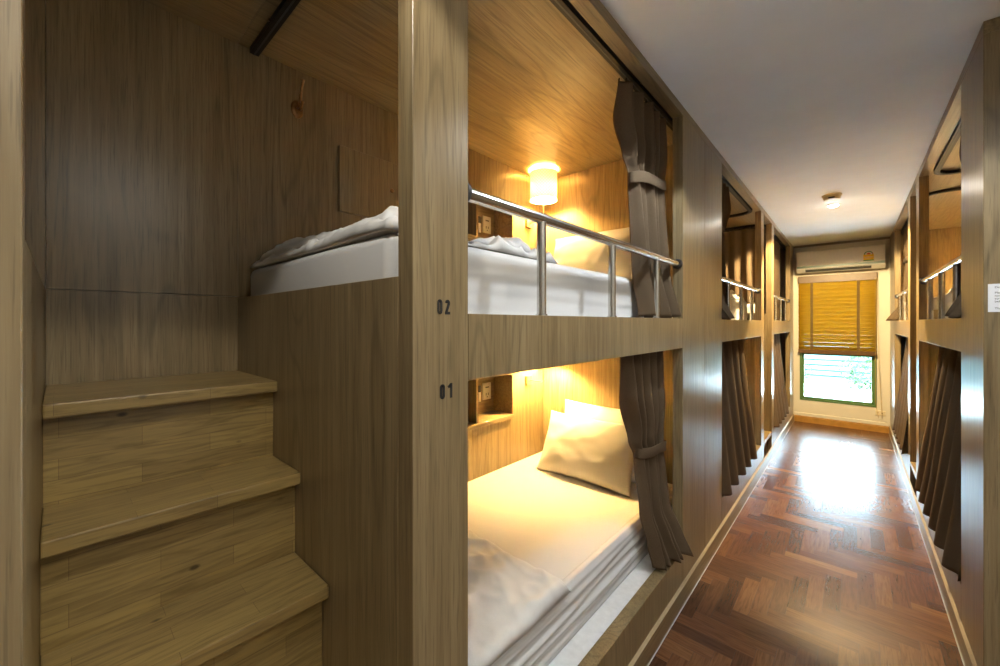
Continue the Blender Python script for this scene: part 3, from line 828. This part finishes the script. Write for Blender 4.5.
# ------------------------------------------------------------------ lamps
def lamp(b, upper, label, watt=1.0):
    sx, sy = SGN[b.name]
    z0 = 2.262 if upper else 1.054
    u = 1.927
    o = empty('wall_lamp', (b.location.x+sx*DEP, b.location.y+sy*u, z0)); tag(o, label, 'wall lamp', 'cream drum wall lamps in the berths')
    def P(w, y, z): return (-sx*w, y, z)       # w = out from the wall
    m = MB(P); m.box(.0006, .020, -.036, .036, -.034, .034, .002); m.build('wall_plate', BRASS_PL, o)
    m = MB(P); m.tube([(.018, 0, 0), (.125, 0, .002)]+[(.125+.022*math.sin(a), 0, .024-.022*math.cos(a)) for a in (.4, .8, 1.2, 1.5708)]+[(.147, 0, .10), (.147, 0, .175)], .0042, 10); m.build('arm', STEEL_W, o, smooth=True)
    m = MB(P); m.tube([(.147, 0, .160), (.147, 0, .188)], .011, 14); m.build('socket_holder', WHITE_PL, o, autosmooth=True)
    zs0, zs1, R = .150, .352, .100
    n = 64; bm = bmesh.new(); uv = bm.loops.layers.uv.new('UVMap')
    ring = [[bm.verts.new(P(.147+R*math.cos(2*PI*k/n), R*math.sin(2*PI*k/n), z)) for k in range(n)] for z in (zs0, zs1)]
    for k in range(n):
        f = bm.faces.new((ring[0][k], ring[0][(k+1) % n], ring[1][(k+1) % n], ring[1][k]))
        for l, (a, bb) in zip(f.loops, ((k, 0), (k+1, 0), (k+1, 1), (k, 1))): l[uv].uv = (a/n, bb)
        f.smooth = True
    mb = MB(); mb.bm.free(); mb.bm = bm; sh = mb.build('shade', SHADE, o, smooth=True)
    m = MB(P)
    for z in (zs0, zs1): m.tube([(.147+R*math.cos(2*PI*k/32), R*math.sin(2*PI*k/32), z) for k in range(33)], .0022, 6, False)
    for k in range(3):
        a = 2*PI*k/3+.3; m.tube([(.147+.010*math.cos(a), .010*math.sin(a), .185), (.147+R*math.cos(a), R*math.sin(a), zs0+.004)], .0014, 6)
    m.build('shade_ring', WHITE_PL, sh)
    m = MB(P); m.lathe([(0, .186), (.012, .190), (.022, .206), (.026, .224), (.020, .244), (.008, .254), (0, .256)], (.147, 0, 0), 'z', 14); m.build('bulb', BULB, o, smooth=True)
BRASS_PL = plain('brushed brass plate', (.55, .38, .16), .35, .6, .06)
STEEL_W = plain('pale satin metal', (.75, .68, .52), .3, .7, .03)
lamp(B1, True, 'lit cream drum lamp at the head of upper berth 02')
lamp(B1, False, 'wall lamp whose plate and bent arm show below the middle rail in berth 01')
lamp(B2, True, 'wall lamp lighting the second left upper berth')
lamp(B2, False, 'wall lamp lighting the lower berth behind the leaning left curtain')
lamp(B4, True, 'wall lamp lighting the nearest right upper berth')
lamp(B4, False, 'wall lamp in the lower berth behind the leaning right curtain')
lamp(B5, True, 'wall lamp lighting the last right upper berth')

def coat_hook(b, u, z, label):
    sx, sy = SGN[b.name]
    o = empty('coat_hook', (b.location.x+sx*DEP, b.location.y+sy*u, z)); tag(o, label, 'hook')
    def P(w, y, zz): return (-sx*w, y, zz)
    m = MB(P); m.grid(2, 2, lambda a, c: (0, 0, 0)) if False else None
    n = 28; V = []; F = []
    for (w, k) in ((.0006, 1), (.004, 1), (.009, .82), (.010, .5)):
        for i in range(n): a = 2*PI*i/n; V.append((w, .027*k*math.cos(a), .040*k*math.sin(a)-.012))
    for r in range(3):
        for i in range(n): F.append((r*n+i, r*n+(i+1) % n, (r+1)*n+(i+1) % n, (r+1)*n+i))
    F += [tuple(range(n)), tuple(range(3*n, 4*n))]
    m.pts(V, F); m.build('base_plate', BRASS, o, autosmooth=True)
    m = MB(P); m.tube([(.008, 0, -.01), (.022, 0, -.012), (.034, 0, .002), (.040, 0, .03), (.052, 0, .065), (.066, 0, .09), (.070, 0, .096)], [.007, .007, .0065, .006, .0055, .006, .009], 12)
    m.build('upper_prong', BRASS, o, smooth=True)
    m = MB(P); m.tube([(.018, 0, -.012), (.034, 0, -.024), (.052, 0, -.020), (.058, 0, -.006), (.058, 0, .002)], [.006, .006, .0055, .006, .009], 12)
    m.build('lower_prong', BRASS, o, smooth=True)
coat_hook(B1, .229, 2.472, 'aged brass double coat hook on the back wall above upper berth 02')

def niche_socket(b, k, u, label, switch=True):
    sx, sy = SGN[b.name]; z0, z1 = NZ[k]; zc = z0+.185; v = DEP+.18
    o = empty('socket_outlet', (b.location.x+sx*v, b.location.y+sy*u, zc)); tag(o, label, 'socket')
    def P(w, y, z): return (-sx*w, sy*y, z)
    m = MB(P); m.box(.0005, .012, -.043, .043, -.062, .062, .003); m.build('cover_plate', WHITE_PL, o)
    for y0, y1, a, b_ in ((-.018, .018, .026, .034), (-.014, -.008, -.030, -.012), (.008, .014, -.030, -.012), (-.004, .004, -.046, -.038)):
        m = MB(P); m.box(.0121, .0128, y0, y1, a, b_); m.build('slot', DARKGREY, o)
    if switch:
        m = MB(P); m.box(.0005, .010, -.085, -.062, -.07, .0, .002); m.build('switch', WHITE_PL, o)
        m = MB(P); m.box(.0005, .010, -.085, -.062, .0005, .05, .002); m.build('switch_cap', DARKGREY, o)
niche_socket(B1, 0, 1.648, 'white socket plate inside the niche of lower berth 01')
niche_socket(B1, 1, 1.648, 'socket plate half hidden in the niche of upper berth 02')
niche_socket(B4, 1, 1.2, 'white socket plate in the niche of the nearest right upper berth', False)

# ------------------------------------------------------------------ curtains
def lerp(a, b, t): return a+(b-a)*t
def curve(keys, t):
    for (t0, v0), (t1, v1) in zip(keys, keys[1:]):
        if t <= t1:
            q = (t-t0)/(t1-t0) if t1 > t0 else 0; q = q*q*(3-2*q); return lerp(v0, v1, q)
    return keys[-1][1]

def tied_curtain(b, ztop, zbot, L, R, tie, label, flare, n=5, seed=0, out=None, tilt=.0, group='curtains tied back'):
    """curtain gathered at the head end and tied; L, R: keys of its two edges (u) over t; out: keys of v over t"""
    sx, sy = SGN[b.name]
    uc = R[-1][1]-.2
    o = empty('tied_curtain', (b.location.x+sx*.09, b.location.y+sy*uc, zbot)); tag(o, label, 'curtain', group)
    def P(u, v, z): return (sx*(v-.09), sy*(u-uc), z-zbot)
    nu, nt = 150, 70
    def f(a, t):
        # a across, t down
        l, r = curve(L, t), curve(R, t)
        amp = curve([(0, .022), (tie*.55, .034), (tie, .016), (tie+.12, .020), (1, .036)], t)
        ph = 2*PI*n*a+seed
        gather = .012*math.sin(ph*.5+1.3+t*1.5)*curve([(0, 0), (tie, .5), (1, 1)], t)
        s = math.sin(ph+1.6*nz(a*2, t*1.2, seed, 1))
        s = math.copysign(abs(s)**.8, s)
        u = lerp(l, r, a)+.25*amp*math.sin(2*ph+.6)*.35+.006*nz(a*4, t*5, seed+3, 1)
        v = curve(out, t)+flare*max(0, (t-.8)/.2)**1.3*a+amp*s+gather+.008*nz(a*2.5, t*3, seed, 1)
        z = lerp(ztop, zbot+.006*math.sin(ph*.5)+.006*nz(a*2, seed, 5, 1), t)
        return (u, v, z)
    m = MB(P); m.grid(nu, nt, f); m.build('cloth', CURTAIN, o, smooth=True, solidify=.0022)
    # tieback band
    zt = lerp(ztop, zbot, tie); l, r = curve(L, tie)-.004, curve(R, tie)+.004; vc = curve(out, tie)
    m = MB(P); n2 = 40; V = []; F = []
    for k in range(n2):
        a = 2*PI*k/n2
        for (dz, e) in ((-.026, 0), (-.023, .002), (.023, .002), (.026, 0)):
            ca, sa = math.cos(a), math.sin(a)
            V.append(((l+r)/2+(r-l)/2*math.copysign(abs(ca)**.55, ca)*(1+e), vc+(.031+e)*math.copysign(abs(sa)**.8, sa), zt+dz+tilt*ca))
    for k in range(n2):
        for q in range(3): F.append((k*4+q, ((k+1) % n2)*4+q, ((k+1) % n2)*4+q+1, k*4+q+1))
    m.pts(V, F); m.build('tieback', CURTAIN, o, smooth=True, solidify=.002)
    # heading tape pleats and gliders
    for k in range(7):
        u = lerp(L[0][1], R[0][1], (k+.5)/7); m = MB(P); m.tube([(u, .088, ztop-.004), (u, .088, ztop+.009)], .0035, 6); m.build('glider', BLACK, o)
    return o

UP = dict(ztop=2.600, zbot=1.526); LO = dict(ztop=1.386, zbot=.284)
KL = [(0, 1.19), (.15, 1.165), (.30, 1.25), (.36, 1.30), (.55, 1.33), (1, 1.385)]
KR = [(0, 1.735), (.36, 1.725), (1, 1.728)]
OUTU = [(0, .094), (.5, .098), (.8, .090), (1, .064)]
KL2 = [(0, 1.22), (.2, 1.235), (.42, 1.33), (.49, 1.375), (.7, 1.40), (1, 1.455)]
KR2 = [(0, 1.720), (.48, 1.725), (1, 1.722)]
OUTL = [(0, .094), (.5, .098), (.75, .085), (.9, .06), (1, .045)]
tied_curtain(B1, L=KL, R=KR, tie=.36, label='taupe curtain tied back beside the lit drum lamp, upper berth 02', flare=-.028, seed=.4, tilt=.035, out=OUTU, **UP)
tied_curtain(B1, L=KL2, R=KR2, tie=.49, label='taupe curtain tied back beside the pillows of lower berth 01', flare=-.075, seed=2.2, tilt=-.022, out=OUTL, ztop=1.386, zbot=.294)
tied_curtain(B2, L=KL, R=KR, tie=.36, label='tied curtain whose hem pokes out under the rail of the second left upper berth', flare=-.10, seed=5.2, out=OUTU, **UP)
tied_curtain(B4, L=KL, R=KR, tie=.36, label='dark tied curtain at the edge of the nearest right upper berth', flare=-.08, seed=7.2, out=OUTU, **UP)
tied_curtain(B5, L=KL, R=KR, tie=.36, label='dark tied curtain flaring into the corridor from the last right upper berth', flare=-.14, seed=8.9, out=OUTU, **UP)

def drawn_curtain(b, kind, u0, u1, ztop, zbot, vtop, vbot, label, n, seed, amp=(.022, .027), group='drawn curtains', top_in=0.0, axis='u', top0=0.0):
    sx, sy = SGN[b.name]
    uc = (u0+u1)/2
    def toP(u, v, z): return (sx*(v-vtop), sy*(u-uc), z-zbot) if axis == 'u' else (sx*(u-uc), sy*(v-vtop), z-zbot)
    loc = (b.location.x+sx*vtop, b.location.y+sy*uc, zbot) if axis == 'u' else (b.location.x+sx*uc, b.location.y+sy*vtop, zbot)
    o = empty('drawn_curtain', loc); tag(o, label, 'curtain', group)
    def f(a, t):
        ph = 2*PI*n*a+seed
        A = lerp(amp[0], amp[1], t)
        s = math.sin(ph+.7*nz(a*4, t*1.2, seed, 1)+t*.5)
        s = math.copysign(abs(s)**.7, s)
        u = lerp(lerp(u0+top0, u1+top_in, a), lerp(u0, u1, a), min(1, t*1.1))+.004*math.sin(2*ph)
        v = lerp(vtop, vbot, t**1.15)+A*s+.006*nz(a*3, t*3, seed, 1)
        z = lerp(ztop, zbot+.004*math.sin(ph)+.006*nz(a*2, seed, 1, 1), t)
        return (u, v, z)
    m = MB(toP); m.grid(int(n*28)+1, 60, f); m.build('cloth', CURTAIN, o, smooth=True, solidify=.002)
    for k in range(n):
        u = lerp(u0+top0, u1+top_in, (k+.5)/n); m = MB(toP); m.tube([(u, vtop, ztop-.004), (u, vtop, ztop+.009)], .0035, 6); m.build('glider', BLACK, o)
    return o
drawn_curtain(B2, 'lean', .50, 1.725, 1.386, .287, .090, -.014, 'brown pleated curtain leaning out of the second left lower berth', 5, .3)
drawn_curtain(B3, 'lean', .175, 1.30, 1.386, .287, .090, -.014, 'brown pleated curtain leaning out of the last left lower berth by the window', 5, 1.9)
drawn_curtain(B4, 'lean', .32, 1.725, 1.386, .287, .090, -.014, 'brown pleated curtain leaning out of the nearest right lower berth', 6, 2.6, top0=.14)
drawn_curtain(B5, 'lean', .175, 1.30, 1.386, .287, .090, -.014, 'brown pleated curtain leaning out of the last right lower berth by the socket', 5, 4.1)
drawn_curtain(B3, 'front', .175, 1.45, 2.600, 1.53, .098, .098, 'dark pleated curtain drawn across the last left upper berth', 10, 3.3, (.012, .018))
drawn_curtain(B3, 'foot', .14, 1.12, 2.600, 1.735, .058, .058, 'backlit taupe curtain across the foot of the last left upper berth', 8, 5.5, (.012, .016), axis='v')

# ------------------------------------------------------------------ notice
def notice():
    x0, x1, z0, z1 = .3855, .5335, 1.540, 1.647; y = 4.534-LEN+.0006
    o = empty('paper_notice', ((x0+x1)/2, y, (z0+z1)/2)); tag(o, 'white printed paper notice taped to the right oak end panel', 'notice')
    m = MB(); m.box(x0-(x0+x1)/2, x1-(x0+x1)/2, -.0014, .0, z0-(z0+z1)/2, z1-(z0+z1)/2); m.build('sheet', PAPER, o)
    lines = [(.040, 'Dear guests'), (.019, 'Please keep the'), (.008, 'noise down and'), (.0, ''), (-.003, 'turn off the light'), (-.014, 'before leaving'), (-.040, 'Thank you')]
    for dz, t in lines:
        if not t: continue
        cu = bpy.data.curves.new('line', 'FONT'); cu.body = t; cu.size = .0105; cu.align_x = 'LEFT'
        ob = bpy.data.objects.new('line', cu); COL.objects.link(ob)
        dg = bpy.context.evaluated_depsgraph_get(); me = bpy.data.meshes.new_from_object(ob.evaluated_get(dg))
        bpy.data.objects.remove(ob); bpy.data.curves.remove(cu)
        me.materials.clear(); me.materials.append(INK)
        tx = bpy.data.objects.new('printed_line', me); COL.objects.link(tx); tx.parent = o
        tx.location = (-(x1-x0)/2+.016, -.0016, dz-.003); tx.rotation_euler = (PI/2, 0, 0)
notice()

# ------------------------------------------------------------------ daylight
w = bpy.data.worlds.new('sky'); SC.world = w; w.use_nodes = True
nt = w.node_tree; bg = nt.nodes['Background']; bg.inputs[0].default_value = (.56, .80, 1.0, 1); bg.inputs[1].default_value = 42.0
sl = bpy.data.lights.new('sun', 'SUN'); sl.energy = 110; sl.color = (1, .97, .92); sl.angle = .01
so = bpy.data.objects.new('sun', sl); COL.objects.link(so); so.rotation_euler = (math.radians(-8), math.radians(42), 0); so.location = (6, 10, 8)

# ------------------------------------------------------------------ camera
cam = bpy.data.cameras.new('camera'); cam.sensor_width = 36; cam.lens = 36*.395; cam.shift_y = -.0105; cam.clip_start = .02
co = bpy.data.objects.new('camera', cam); COL.objects.link(co)
co.location = (0, 0, 1.5); co.rotation_euler = (PI/2, 0, math.atan2(353, 395))
SC.camera = co
vs = SC.view_settings; vs.view_transform = 'Standard'; vs.look = 'None'; vs.exposure = 0.0; vs.gamma = 1; vs.use_curve_mapping = False
SC.cycles.max_bounces = 10; SC.cycles.diffuse_bounces = 6; SC.cycles.transparent_max_bounces = 12
SC.cycles.sample_clamp_indirect = 60; SC.cycles.use_denoising = True; SC.cycles.caustics_reflective = False
